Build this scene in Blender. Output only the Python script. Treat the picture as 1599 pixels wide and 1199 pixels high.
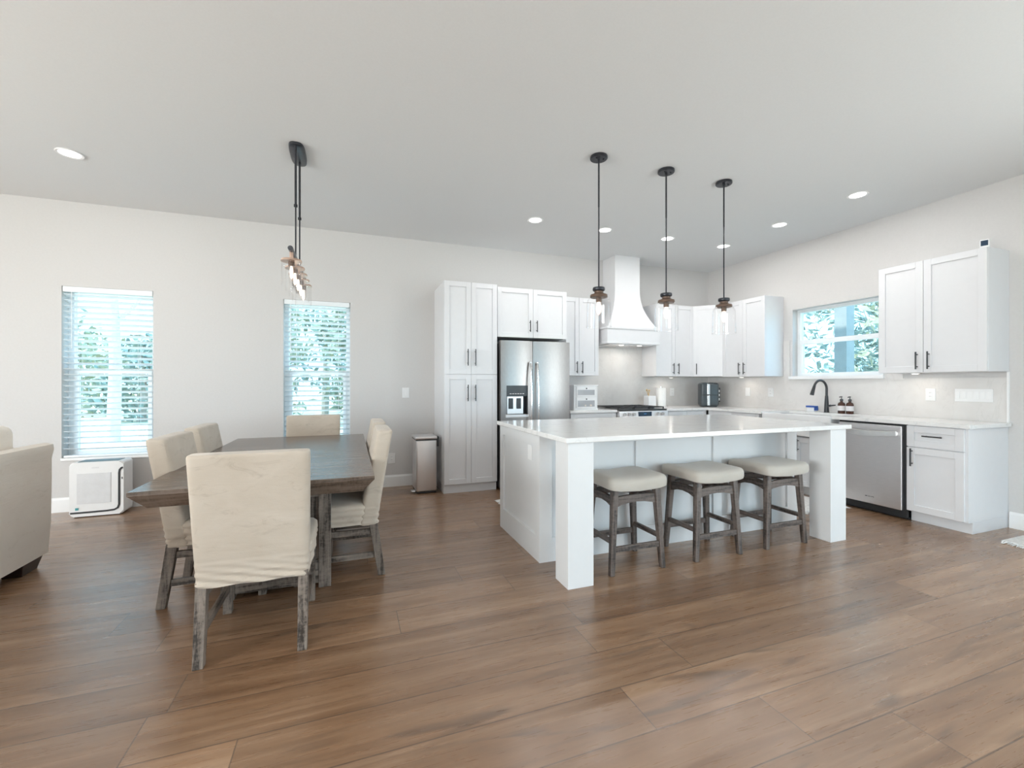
import bpy, bmesh, math, random
from mathutils import Vector, Matrix
PI = math.pi
random.seed(7)
for o in list(bpy.data.objects): bpy.data.objects.remove(o)
scn = bpy.context.scene
C = scn.collection

# ------------------------------------------------------------------ camera
cam = bpy.data.cameras.new('camera'); co = bpy.data.objects.new('camera', cam); C.objects.link(co)
cam.sensor_fit = 'HORIZONTAL'; cam.sensor_width = 36; cam.lens = 687.8/1599*36
cam.clip_start = .05; cam.clip_end = 300
co.location = (0, 0, 1.253); co.rotation_euler = (PI/2, 0, -.3522)
scn.camera = co

# ------------------------------------------------------------------ world, sun, daylight
w = bpy.data.worlds.new('sky'); scn.world = w; w.use_nodes = True
wb = w.node_tree.nodes['Background']
wb.inputs[0].default_value = (.40, .74, 1.0, 1); wb.inputs[1].default_value = 4.3
sl = bpy.data.lights.new('sun', 'SUN'); sl.energy = 6.5; sl.angle = .03; sl.color = (1, .95, .86)
so = bpy.data.objects.new('sun', sl); C.objects.link(so)
so.rotation_euler = Vector((-1, -.03, 1.1)).to_track_quat('Z', 'Y').to_euler()

def area(name, loc, aim, sx, sy, power, col, shape='RECTANGLE', parent=None, spread=None):
    l = bpy.data.lights.new(name, 'AREA'); l.shape = shape; l.size = sx; l.size_y = sy
    l.energy = power; l.color = col
    if spread: l.spread = spread
    o = bpy.data.objects.new(name, l); C.objects.link(o); o.location = loc
    o.rotation_euler = (Vector(aim)).to_track_quat('-Z', 'Y').to_euler()
    if parent: o.parent = parent
    return o
# daylight from the inferred patio door; other three lamps are fill added at unseen openings
area('daylight_patio_door', (3.6, -3.45, 1.15), (0, 1, .7), 1.95, 2.2, 34, (.52, .84, 1.0))
area('fill_light_front', (-3.2, -3.45, 1.5), (0, 1, .7), 1.95, 1.35, 30, (1.0, .94, .89))
area('fill_light_side', (-6.35, .2, 1.4), (1, 0, .0), 4.6, 1.7, 560, (1.0, .92, .875))
area('fill_light_right', (5.56, -1.2, 1.3), (-1, 0, .1), 2.6, 2.0, 190, (1.0, .94, .90))

scn.view_settings.view_transform = 'Standard'; scn.view_settings.look = 'None'
scn.view_settings.gamma = 1; scn.view_settings.use_curve_mapping = False
scn.view_settings.exposure = -0.12

H = 3.048; YB = 5.565; XR = 5.41; XL = -6.2; YF = -3.3; T = .2

# ------------------------------------------------------------------ mesh helpers
class MB:
    def __init__(s): s.bm = bmesh.new()
    def box(s, x0, x1, y0, y1, z0, z1, bev=0, seg=2):
        return s.hull8([(x0,y0,z0),(x1,y0,z0),(x1,y1,z0),(x0,y1,z0),(x0,y0,z1),(x1,y0,z1),(x1,y1,z1),(x0,y1,z1)], bev, seg)
    def hull8(s, P, bev=0, seg=2):
        v = [s.bm.verts.new(p) for p in P]
        fs = [s.bm.faces.new([v[i] for i in f]) for f in ((3,2,1,0),(4,5,6,7),(0,1,5,4),(1,2,6,5),(2,3,7,6),(3,0,4,7))]
        if bev:
            es = list({e for f in fs for e in f.edges})
            bmesh.ops.bevel(s.bm, geom=es, offset=bev, segments=seg, profile=.5, affect='EDGES')
        return s
    def bar(s, p0, p1, wx, wy, bev=0, wx1=None, wy1=None):
        """square post between two points, ends cut level"""
        wx1 = wx if wx1 is None else wx1; wy1 = wy if wy1 is None else wy1
        (a,b,c),(d,e,f) = p0, p1
        return s.hull8([(a-wx/2,b-wy/2,c),(a+wx/2,b-wy/2,c),(a+wx/2,b+wy/2,c),(a-wx/2,b+wy/2,c),
                        (d-wx1/2,e-wy1/2,f),(d+wx1/2,e-wy1/2,f),(d+wx1/2,e+wy1/2,f),(d-wx1/2,e+wy1/2,f)], bev)
    def rings(s, R, cap=True, closed=False):
        V = [[s.bm.verts.new(p) for p in r] for r in R]
        n = len(V[0])
        pairs = list(zip(V[:-1], V[1:])) + ([(V[-1], V[0])] if closed else [])
        for a, b in pairs:
            for i in range(n):
                j = (i+1) % n
                s.bm.faces.new((a[i], a[j], b[j], b[i]))
        if cap and not closed:
            s.bm.faces.new(list(reversed(V[0]))); s.bm.faces.new(V[-1])
        return s
    def cyl(s, p0, p1, r, r1=None, n=16):
        return s.tube([p0, p1], [r, r if r1 is None else r1], n)
    def tube(s, pts, rad, n=12, cap=True):
        pts = [Vector(p) for p in pts]
        if not isinstance(rad, (list, tuple)): rad = [rad]*len(pts)
        R = []; ref = None
        for i, p in enumerate(pts):
            d = (pts[min(i+1, len(pts)-1)] - pts[max(i-1, 0)]).normalized()
            if ref is None:
                ref = Vector((0,0,1)) if abs(d.z) < .9 else Vector((1,0,0))
            u = (ref - d*ref.dot(d)).normalized(); v = d.cross(u); ref = u
            R.append([p + (u*math.cos(2*PI*k/n) + v*math.sin(2*PI*k/n))*rad[i] for k in range(n)])
        return s.rings(R, cap)
    def lathe(s, prof, c=(0,0,0), n=32, cap=True, closed=False):
        R = [[(c[0]+r*math.cos(2*PI*k/n), c[1]+r*math.sin(2*PI*k/n), c[2]+z) for k in range(n)] for r, z in prof]
        return s.rings(R, cap, closed)
    def prism(s, pts, f, a, b):
        """extrude a 2-D outline: f(u, v, t) -> xyz between t=a and t=b"""
        return s.rings([[f(u, v, a) for u, v in pts], [f(u, v, b) for u, v in pts]])
    def loft(s, secs, n=44):
        """secs: (cx, cy, z, hx, hy, power)"""
        R = []
        for cx, cy, z, hx, hy, m in secs:
            P = []
            for k in range(721):
                t = 2*PI*k/720; ct, st = math.cos(t), math.sin(t)
                P.append((cx + hx*math.copysign(abs(ct)**(2/m), ct), cy + hy*math.copysign(abs(st)**(2/m), st)))
            D = [0]
            for a, b_ in zip(P[:-1], P[1:]): D.append(D[-1] + math.hypot(b_[0]-a[0], b_[1]-a[1]))
            r = []; i = 0
            for k in range(n):      # points spaced evenly round the outline
                d = D[-1]*k/n
                while D[i+1] < d: i += 1
                u = (d-D[i])/max(1e-9, D[i+1]-D[i])
                r.append((P[i][0]+(P[i+1][0]-P[i][0])*u, P[i][1]+(P[i+1][1]-P[i][1])*u, z))
            R.append(r)
        return s.rings(R)

def obj(name, mb, mat, parent=None, smooth=False, label=None, loc=None):
    bm = mb.bm
    bmesh.ops.recalc_face_normals(bm, faces=bm.faces)
    me = bpy.data.meshes.new(name); bm.to_mesh(me); bm.free()
    me.materials.append(mat)
    o = bpy.data.objects.new(name, me); C.objects.link(o)
    if smooth:
        for p in me.polygons: p.use_smooth = True
        try: me.set_sharp_from_angle(angle=math.radians(40))
        except Exception: pass
    if parent: o.parent = parent
    if label: o['label'] = label
    if loc: o.location = loc
    return o
def tag(o, label, cat, group=None):
    o['label'] = label; o['category'] = cat
    if group: o['group'] = group
    return o
def thing(name, label, cat, loc=(0,0,0), rz=0, group=None):
    o = bpy.data.objects.new(name, None); C.objects.link(o); o.empty_display_size = .1
    o.location = loc; o.rotation_euler = (0, 0, rz)
    return tag(o, label, cat, group)
def struct(name, mb, mat, parent=None, smooth=False):
    o = obj(name, mb, mat, parent, smooth)
    if not parent: o['kind'] = 'structure'
    return o
def dup(root, loc, rz, label):
    def cp(o, par):
        c = o.copy(); C.objects.link(c); c.parent = par
        for ch in o.children: cp(ch, c)
        return c
    r = cp(root, None); r.location = loc; r.rotation_euler = (0, 0, rz); r['label'] = label
    return r

# ------------------------------------------------------------------ materials
def mat(name, col=(.8,.8,.8), rough=.5, metal=0, spec=.5, emit=None, es=0):
    m = bpy.data.materials.new(name); m.use_nodes = True
    b = m.node_tree.nodes['Principled BSDF']
    b.inputs['Base Color'].default_value = (*col, 1); b.inputs['Roughness'].default_value = rough
    b.inputs['Metallic'].default_value = metal; b.inputs['Specular IOR Level'].default_value = spec
    if emit: b.inputs['Emission Color'].default_value = (*emit, 1); b.inputs['Emission Strength'].default_value = es
    return m
class NT:
    def __init__(s, m): s.m = m; s.t = m.node_tree; s.b = s.t.nodes['Principled BSDF']
    def n(s, ty, **kw):
        x = s.t.nodes.new(ty)
        for k, v in kw.items():
            if k.startswith('i_'):
                key = k[2:]; key = int(key) if key.isdigit() else key.replace('_', ' ')
                x.inputs[key].default_value = v
            else: setattr(x, k, v)
        return x
    def l(s, a, b): s.t.links.new(a, b)
    def math(s, op, a, b=None, c=None):
        x = s.n('ShaderNodeMath', operation=op)
        for i, v in enumerate((a, b, c)):
            if v is None: continue
            if isinstance(v, (int, float)): x.inputs[i].default_value = v
            else: s.l(v, x.inputs[i])
        return x.outputs[0]
    def ramp(s, fac, stops, interp='LINEAR'):
        x = s.n('ShaderNodeValToRGB'); cr = x.color_ramp; cr.interpolation = interp
        while len(cr.elements) < len(stops): cr.elements.new(.5)
        for e, (p, c) in zip(cr.elements, stops): e.position = p; e.color = (*c, 1) if len(c) == 3 else c
        s.l(fac, x.inputs[0]); return x.outputs[0]
    def noise(s, vec, scale, detail=4, rough=.55, dist=0):
        x = s.n('ShaderNodeTexNoise'); x.inputs['Scale'].default_value = scale; x.inputs['Detail'].default_value = detail
        x.inputs['Roughness'].default_value = rough; x.inputs['Distortion'].default_value = dist
        if vec is not None: s.l(vec, x.inputs['Vector'])
        return x.outputs[0]
    def mapping(s, scale=(1,1,1), loc=(0,0,0), coord='Object'):
        tc = s.n('ShaderNodeTexCoord'); mp = s.n('ShaderNodeMapping')
        mp.inputs['Scale'].default_value = scale; mp.inputs['Location'].default_value = loc
        s.l(tc.outputs[coord], mp.inputs[0]); return mp.outputs[0]
    def mix(s, fac, a, b, blend='MIX'):
        x = s.n('ShaderNodeMix', data_type='RGBA', blend_type=blend)
        for i, v in ((0, fac), (6, a), (7, b)):
            if isinstance(v, (int, float)): x.inputs[i].default_value = v
            elif isinstance(v, tuple): x.inputs[i].default_value = (*v, 1)
            else: s.l(v, x.inputs[i])
        return x.outputs[2]
    def bump(s, h, strength=.2, dist=.002):
        x = s.n('ShaderNodeBump'); x.inputs['Strength'].default_value = strength; x.inputs['Distance'].default_value = dist
        s.l(h, x.inputs['Height']); s.l(x.outputs[0], s.b.inputs['Normal'])

def mottled(name, c0, c1, scale=8, rough=.5, bump=.1, stretch=(1,1,1), spec=.5, metal=0, bd=.002, lo=.35, hi=.65):
    m = mat(name, c0, rough, metal, spec); t = NT(m)
    f = t.noise(t.mapping(stretch), scale, 5)
    t.l(t.ramp(f, [(lo, c0), (hi, c1)]), t.b.inputs['Base Color'])
    if bump: t.bump(f, bump, bd)
    return m

M_wall = mottled('wall_paint', (.615,.600,.590), (.63,.615,.605), 60, .75, .12, bd=.0008)
M_ceil = mottled('ceiling_paint', (.75,.76,.765), (.765,.775,.78), 90, .85, .2, bd=.001)
M_trim = mottled('trim_paint', (.86,.86,.86), (.87,.87,.87), 20, .4, .03)
M_cab = mottled('cabinet_white_paint', (.735,.735,.75), (.745,.745,.76), 14, .38, .03, bd=.0005)
M_isl = mottled('island_white_paint', (.74,.745,.75), (.75,.755,.76), 14, .4, .03, bd=.0005)
M_vinyl = mottled('window_vinyl', (.84,.87,.88), (.86,.89,.9), 10, .35, 0)
M_slat = mottled('blind_slat', (.80,.84,.86), (.84,.88,.9), 5, .45, 0)
M_black = mottled('matte_black_metal', (.022,.023,.026), (.032,.033,.036), 30, .38, .05, spec=.5)
M_darkmetal = mottled('dark_bronze', (.030,.032,.040), (.045,.047,.055), 30, .3, .05, metal=.4)
M_darkplas = mottled('dark_plastic', (.03,.034,.038), (.04,.044,.048), 20, .35, .03)
M_fryer = mottled('fryer_slate_plastic', (.045,.06,.068), (.06,.075,.085), 6, .32, .02)
M_whiteplas = mottled('white_plastic', (.83,.83,.83), (.85,.85,.85), 15, .4, 0)
M_grille = mottled('purifier_grille', (.70,.70,.71), (.74,.74,.75), 15, .6, 0)
M_chrome = mottled('polished_steel', (.72,.73,.74), (.78,.79,.8), 12, .18, 0, metal=1)
M_blue = mottled('blue_sponge_plastic', (.02,.08,.32), (.03,.1,.38), 15, .5, 0)
M_label = mottled('paper_label', (.72,.70,.70), (.78,.76,.76), 40, .7, 0)
M_amber = mottled('amber_bottle', (.05,.018,.010), (.07,.024,.014), 5, .12, 0)
M_teal = mottled('teal_sticker', (.05,.3,.33), (.07,.36,.38), 40, .5, 0)
M_screen = mottled('range_display', (.02,.045,.08), (.03,.06,.10), 12, .15, 0)
M_bwood = mottled('utensil_wood', (.55,.38,.18), (.65,.46,.24), 20, .5, 0)
M_caulk = mottled('copper_wood', (.11,.07,.05), (.17,.105,.075), 25, .35, .1, stretch=(1,1,4), metal=.25)
M_copper = mottled('copper_plate', (.50,.34,.26), (.60,.43,.34), 25, .3, .05, metal=.5)
M_paper = mottled('paper_towel', (.85,.84,.82), (.9,.89,.87), 80, .9, .3)
M_dark = mottled('dark_recess', (.02,.021,.024), (.026,.027,.03), 10, .5, 0)
M_darkleg = mottled('espresso_wood', (.018,.011,.009), (.035,.02,.015), 12, .35, .05, stretch=(1,1,6))
M_rug = mottled('cream_rug', (.62,.60,.58), (.80,.78,.76), 55, .95, .5, bd=.004)
M_fringe = mottled('cream_fringe', (.74,.74,.73), (.84,.84,.83), 60, .95, .3)
M_bread = mottled('bread_bin_white', (.82,.82,.82), (.84,.84,.84), 12, .35, 0)
M_greypane = mottled('smoked_pane', (.38,.39,.41), (.42,.43,.45), 5, .12, 0)
M_dinner = mottled('bread_roll', (.62,.56,.5), (.7,.64,.57), 20, .7, .2)

def stainless(name, c0, c1, stretch, rough=.28):
    m = mat(name, c0, rough, 1); t = NT(m)
    f = t.noise(t.mapping(stretch), 22, 3)
    t.l(t.ramp(f, [(.3, c0), (.7, c1)]), t.b.inputs['Base Color'])
    t.bump(f, .03, .0006)
    return m
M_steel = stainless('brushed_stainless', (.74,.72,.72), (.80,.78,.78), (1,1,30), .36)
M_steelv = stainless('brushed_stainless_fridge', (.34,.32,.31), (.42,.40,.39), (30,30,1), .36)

M_barsteel = stainless('bright_bar_steel', (.88,.87,.86), (.92,.91,.90), (1,1,1), .3)
def quartz(name, c0, c1, vein, rough):
    m = mat(name, c0, rough); t = NT(m); mp = t.mapping((1,1,1))
    base = t.ramp(t.noise(mp, 9, 5), [(.35, c0), (.65, c1)])
    v = t.noise(mp, 1.6, 6, .6, 1.2)
    vf = t.ramp(v, [(.488,(0,0,0)),(.5,(1,1,1)),(.512,(0,0,0))])
    t.l(t.mix(t.math('MULTIPLY', vf, .35), base, vein), t.b.inputs['Base Color'])
    return m
M_quartz = quartz('white_quartz', (.80,.79,.78), (.83,.82,.81), (.55,.54,.54), .14)
M_splash = quartz('quartz_backsplash', (.70,.675,.655), (.73,.71,.69), (.60,.58,.56), .22)

def distressed(name, axis, dark=(.035,.027,.022), light=(.25,.205,.170), sc=1.6):
    m = mat(name, dark, .5); t = NT(m)
    st = {'x': (2,22,22), 'y': (22,2,22), 'z': (22,22,2)}[axis]
    f = t.noise(t.mapping(st), sc, 8, .68, .4)
    g = t.noise(t.mapping(tuple(12 if q > 10 else 30 for q in st)), 2.5, 4, .7)
    k = t.math('ADD', t.math('MULTIPLY', f, .75), t.math('MULTIPLY', g, .25))
    t.l(t.ramp(k, [(.42, dark), (.50, tuple((a*.4+b*.6) for a, b in zip(dark, light))), (.60, light)]), t.b.inputs['Base Color'])
    t.l(t.ramp(k, [(.3, (.35,)*3), (.7, (.6,)*3)]), t.b.inputs['Roughness'])
    t.bump(k, .35, .003)
    return m
M_dwz = distressed('weathered_wood_upright', 'z'); M_dwy = distressed('weathered_wood_along', 'y'); M_dwx = distressed('weathered_wood_across', 'x')
M_stz = distressed('dark_weathered_upright', 'z', (.025,.018,.015), (.165,.130,.112)); M_sty = distressed('dark_weathered_along', 'y', (.025,.018,.015), (.165,.130,.112)); M_stx = distressed('dark_weathered_across', 'x', (.025,.018,.015), (.165,.130,.112))
M_top = distressed('weathered_tabletop', 'x', (.085,.062,.048), (.205,.155,.122))
NT(M_top)
for l_ in list(M_top.node_tree.links):
    if l_.to_socket.name == 'Roughness': M_top.node_tree.links.remove(l_)
M_top.node_tree.nodes['Principled BSDF'].inputs['Roughness'].default_value = .27

def fabric(name, c0, c1, stain=None, sc=3, weave=260):
    m = mat(name, c0, .95, spec=.15); t = NT(m)
    mp = t.mapping((1,1,1.8)); a = t.noise(mp, sc, 7, .62, .6)
    col = t.ramp(a, [(.3, c0), (.7, c1)])
    if stain:
        s_ = t.ramp(t.noise(t.mapping((1,1,2.5), (3,1,2)), 5.5, 8, .7, 1.3), [(.55,(0,0,0)),(.68,(1,1,1))])
        col = t.mix(t.math('MULTIPLY', s_, .42), col, stain)
    t.l(col, t.b.inputs['Base Color'])
    t.b.inputs['Sheen Weight'].default_value = .25
    h = t.math('ADD', t.noise(t.mapping((1,1,1)), weave, 2), t.math('MULTIPLY', t.noise(t.mapping((1,1,6)), 7, 5), 5))
    t.bump(h, .15, .002)
    return m
M_slip = fabric('beige_slipcover_linen', (.50,.425,.345), (.58,.505,.425), (.34,.275,.215))
M_sofa = fabric('cream_sofa_velvet', (.82,.73,.64), (.86,.78,.69), (.68,.59,.50))
M_seat = fabric('oatmeal_stool_linen', (.46,.425,.375), (.54,.50,.45))

def glass(name, tint=(1,1,1), lo=.03, hi=.3, p=4, rough=.02):
    m = bpy.data.materials.new(name); m.use_nodes = True; nt = m.node_tree
    nt.nodes.remove(nt.nodes['Principled BSDF']); out = nt.nodes['Material Output']
    tr = nt.nodes.new('ShaderNodeBsdfTransparent'); tr.inputs[0].default_value = (*tint, 1)
    gl = nt.nodes.new('ShaderNodeBsdfGlossy'); gl.inputs['Roughness'].default_value = rough
    fr = nt.nodes.new('ShaderNodeLayerWeight'); fr.inputs[0].default_value = .5
    pw = nt.nodes.new('ShaderNodeMath'); pw.operation = 'POWER'; pw.inputs[1].default_value = p
    mu = nt.nodes.new('ShaderNodeMath'); mu.operation = 'MULTIPLY_ADD'; mu.inputs[1].default_value = hi; mu.inputs[2].default_value = lo
    mx = nt.nodes.new('ShaderNodeMixShader')
    nt.links.new(fr.outputs['Facing'], pw.inputs[0]); nt.links.new(pw.outputs[0], mu.inputs[0]); nt.links.new(mu.outputs[0], mx.inputs[0])
    nt.links.new(tr.outputs[0], mx.inputs[1]); nt.links.new(gl.outputs[0], mx.inputs[2]); nt.links.new(mx.outputs[0], out.inputs[0])
    return m
M_wglass = glass('window_glass', (.93,.97,.98), .03, .2, 4)
M_lglass = glass('clear_lamp_glass', (1,1,1), .05, .45, 3)
def emis(name, col, s):
    m = mat(name, (0,0,0), .5, emit=col, es=s); return m
M_led = emis('recessed_led_diffuser', (1,.99,.99), 6)
M_bulb = emis('filament_bulb_glow', (1,.84,.68), 2.6)
M_puck = emis('under_cabinet_led', (1,.93,.82), 5)

# floor: wide oak-look planks laid along X, rows of 0.2375 m
def floor_mat():
    m = mat('oak_plank_floor', (.2,.13,.085), .34); t = NT(m); b = t.b
    tc = t.n('ShaderNodeTexCoord'); sp = t.n('ShaderNodeSeparateXYZ'); t.l(tc.outputs['Object'], sp.inputs[0])
    X, Y = sp.outputs[0], sp.outputs[1]
    ry = t.math('DIVIDE', t.math('SUBTRACT', Y, 1.08), .2375); row = t.math('FLOOR', ry); fy = t.math('FRACT', ry)
    L = 1.8
    known = {-1: 1.942, 0: 1.535, 1: 1.045, 2: -.372, 3: 1.085, 5: .24, 7: -1.128}
    rnd = random.Random(3); stops = []
    for k in range(-12, 20):
        x = known.get(k, rnd.uniform(0, L)) % L
        stops.append(((k+12)/32, (x/L,)*3))
    off = t.ramp(t.math('DIVIDE', t.math('ADD', row, 12.01), 32.0), stops, 'CONSTANT')
    cx = t.math('DIVIDE', t.math('SUBTRACT', X, t.math('MULTIPLY', off, L)), L)
    col = t.math('FLOOR', cx); fx = t.math('FRACT', cx)
    cb = t.n('ShaderNodeCombineXYZ'); t.l(row, cb.inputs[0]); t.l(col, cb.inputs[1])
    wn = t.n('ShaderNodeTexWhiteNoise', noise_dimensions='3D'); t.l(cb.outputs[0], wn.inputs[0])
    # grain coordinates shifted per plank
    cg = t.n('ShaderNodeCombineXYZ'); t.l(t.math('ADD', t.math('MULTIPLY', X, .40), t.math('MULTIPLY', wn.outputs[0], 37)), cg.inputs[0])
    t.l(t.math('ADD', Y, t.math('MULTIPLY', wn.outputs[0], 11)), cg.inputs[1])
    sc = t.n('ShaderNodeVectorMath', operation='MULTIPLY'); t.l(cg.outputs[0], sc.inputs[0]); sc.inputs[1].default_value = (1, 7, 1)
    big = t.noise(sc.outputs[0], 1.7, 5, .6, .8)
    fine = t.noise(sc.outputs[0], 11, 6, .6, .15)
    sc2 = t.n('ShaderNodeVectorMath', operation='MULTIPLY'); t.l(cg.outputs[0], sc2.inputs[0]); sc2.inputs[1].default_value = (1, 2.6, 1)
    rg = t.noise(sc2.outputs[0], 1.15, 1, .35, .35)
    rings_ = t.math('SINE', t.math('MULTIPLY', rg, 130))
    kn = t.noise(sc2.outputs[0], 2.6, 2, .5, 1.6)
    knot = t.ramp(kn, [(.60,(0,0,0)), (.74,(1,1,1))])
    base = t.ramp(big, [(.25, (.165,.086,.043)), (.5, (.275,.158,.088)), (.75, (.39,.25,.155))])
    tone = t.ramp(wn.outputs[0], [(0, (.78,.76,.74)), (1, (1.14,1.15,1.16))])
    c = t.mix(1.0, base, tone, 'MULTIPLY')
    c = t.mix(t.math('MULTIPLY', t.ramp(fine, [(.45,(0,0,0)),(.8,(1,1,1))]), .16), c, (.10,.06,.036))
    c = t.mix(t.math('MULTIPLY', t.math('MAXIMUM', rings_, 0), .10), c, (.10,.062,.04))
    c = t.mix(t.math('MULTIPLY', knot, .5), c, (.07,.045,.032))
    # seams
    sy = t.math('LESS_THAN', t.math('MINIMUM', fy, t.math('SUBTRACT', 1, fy)), .011)
    sx = t.math('LESS_THAN', t.math('MINIMUM', fx, t.math('SUBTRACT', 1, fx)), .0014)
    seam = t.math('MAXIMUM', sy, sx)
    c = t.mix(t.math('MULTIPLY', seam, .6), c, (.05,.033,.024))
    t.l(c, b.inputs['Base Color'])
    t.l(t.ramp(fine, [(.3,(.25,)*3),(.7,(.35,)*3)]), b.inputs['Roughness'])
    b.inputs['Specular IOR Level'].default_value = .75
    b.inputs['Coat Weight'].default_value = .28; b.inputs['Coat Roughness'].default_value = .27; b.inputs['Coat IOR'].default_value = 1.55
    hh = t.math('SUBTRACT', t.math('MULTIPLY', fine, .25), t.math('MULTIPLY', seam, 1))
    t.bump(hh, .25, .0015)
    return m
M_floor = floor_mat()
M_lawn = mottled('sandy_lawn', (.50,.46,.34), (.66,.60,.48), .8, .95, 0)
M_bark = mottled('bark', (.30,.26,.22), (.46,.42,.37), 6, .9, .3)
def leaf(name, a, b_):
    m = mottled(name, a, b_, 2.5, .6, 0); t = NT(m)
    t.b.inputs['Subsurface Weight'].default_value = 0
    return m
M_leafs = [leaf('foliage_deep', (.17,.20,.14), (.34,.37,.26)), leaf('foliage_pale', (.28,.30,.20), (.46,.47,.34)), leaf('foliage_blue', (.15,.21,.18), (.33,.41,.36))]
M_palebark = mottled('pale_bark', (.62,.58,.55), (.78,.74,.7), 5, .9, .3)
M_post = mottled('porch_post_paint', (.28,.30,.30), (.33,.35,.35), 6, .6, .1)
M_stucco = mottled('outer_stucco', (.6,.58,.55), (.68,.66,.62), 40, .9, .3)

# ------------------------------------------------------------------ room shell
struct('floor', MB().box(XL-T, XR+T, YF-T, YB+T, -.12, 0), M_floor)
struct('ceiling', MB().box(XL-T, XR+T, YF-T, YB+T, H, H+.15), M_ceil)
def wall(name, horiz, fixed, a0, a1, holes, out):
    """a wall with rectangular holes (a, b, z0, z1) built of pieces"""
    m = MB(); cuts = sorted(holes); x = a0
    def pc(u0, u1, z0, z1):
        if u1-u0 < 1e-4 or z1-z0 < 1e-4: return
        f0, f1 = sorted((fixed, fixed+out))
        if horiz: m.box(u0, u1, f0, f1, z0, z1)
        else: m.box(f0, f1, u0, u1, z0, z1)
    for a, b_, z0, z1 in cuts:
        pc(x, a, 0, H); pc(a, b_, 0, z0); pc(a, b_, z1, H); x = b_
    pc(x, a1, 0, H)
    bmesh.ops.remove_doubles(m.bm, verts=m.bm.verts, dist=1e-5)
    return struct(name, m, M_wall)
W1 = (-2.65, -1.915, .50, 2.215); W2 = (-.708, .0, .50, 2.215); W3 = (3.085, 4.125, 1.325, 2.215)
wall('wall_back', True, YB, XL-T, XR, [W1, W2], T)
D5 = (-2.5, .1, .05, 2.35); D6 = (-2.1, 2.5, .5, 2.3)
wall('wall_right', False, XR, YF, YB+T, [D5, W3], T)
wall('wall_left', False, XL, YF, YB, [D6], -T)
D1 = (2.6, 4.6, .0, 2.3); D2 = (-4.2, -2.2, .8, 2.2)
wall('wall_front', True, YF, XL-T, XR+T, [D2, D1], -T)

def board(name, pts, horiz, fixed, sgn):
    m = MB()
    for a, b_ in pts:
        prof = [(0,0), (.015,0), (.015,.120), (.010,.132), (.008,.14), (0,.14)]
        if horiz: m.prism(prof, lambda u, v, t: (t, fixed+sgn*u, v), a, b_)
        else: m.prism(prof, lambda u, v, t: (fixed+sgn*u, t, v), a, b_)
    return struct(name, m, M_trim)
board('baseboard_back', [(XL+.02, .995)], True, YB, -1)
board('baseboard_right', [(YF+.02, D5[0]), (D5[1], 2.11)], False, XR, -1)
board('baseboard_left', [(YF+.02, YB-.02)], False, XL, 1)
board('baseboard_front', [(XL+.02, D1[0]), (D1[1], XR-.02)], True, YF, 1)

def window_back(n, x0, x1, z0, z1, meet):
    """single-hung vinyl unit set near the outer face of the wall"""
    m = MB(); ya, yb = YB+.115, YB+.175; f = .045
    m.box(x0, x0+f, ya, yb, z0, z1); m.box(x1-f, x1, ya, yb, z0, z1)
    m.box(x0+f, x1-f, ya, yb, z0, z0+f); m.box(x0+f, x1-f, ya, yb, z1-f, z1)
    r = struct('window_%d' % n, m, M_vinyl); r['kind'] = 'structure'
    s = MB(); g = .035; a, b_ = x0+f, x1-f
    s.box(a, b_, ya-.012, yb-.02, meet-.025, meet+.025, .003)
    s.box(a, a+g, ya-.012, yb-.02, z0+f, meet-.025); s.box(b_-g, b_, ya-.012, yb-.02, z0+f, meet-.025)
    s.box(a+g, b_-g, ya-.012, yb-.02, z0+f, z0+f+g)
    obj('sash', s, M_vinyl, r)
    obj('pane', MB().box(a+g, b_-g, ya+.012, ya+.016, z0+f+g, meet-.025), M_wglass, r)
    obj('pane', MB().box(a, b_, ya+.028, ya+.032, meet+.025, z1-f), M_wglass, r)
    obj('sill', MB().box(x0-.0, x1+.0, YB-.022, ya, z0-.0, z0+.026, .003), M_trim, r)
    return r
window_back(1, *W1[:2], W1[2], W1[3], 1.385)
window_back(2, *W2[:2], W2[2], W2[3], 1.385)
# kitchen window, right wall
def window_right():
    y0, y1, z0, z1 = W3; m = MB(); xa, xb = XR+.09, XR+.15; f = .04
    m.box(xa, xb, y0, y0+f, z0, z1); m.box(xa, xb, y1-f, y1, z0, z1)
    m.box(xa, xb, y0+f, y1-f, z0, z0+f); m.box(xa, xb, y0+f, y1-f, z1-f, z1)
    r = struct('window_3', m, M_vinyl)
    s = MB(); zm = 1.79; a, b_ = y0+f, y1-f
    s.box(xa-.01, xb-.02, a, b_, zm-.028, zm+.028, .003)
    s.box(xa-.01, xb-.02, a, a+.03, z0+f, zm-.028); s.box(xa-.01, xb-.02, b_-.03, b_, z0+f, zm-.028); s.box(xa-.01, xb-.02, a+.03, b_-.03, z0+f, z0+f+.03)
    obj('sash', s, M_vinyl, r)
    obj('pane', MB().box(xa+.012, xa+.016, a+.03, b_-.03, z0+f+.03, zm-.028), M_wglass, r)
    obj('pane', MB().box(xa+.028, xa+.032, a, b_, zm+.028, z1-f), M_wglass, r)
    obj('sill', MB().box(XR-.04, xa, y0-.02, y1+.03, z0-.012, z0+.026, .004), M_trim, r)
window_right()
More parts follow.
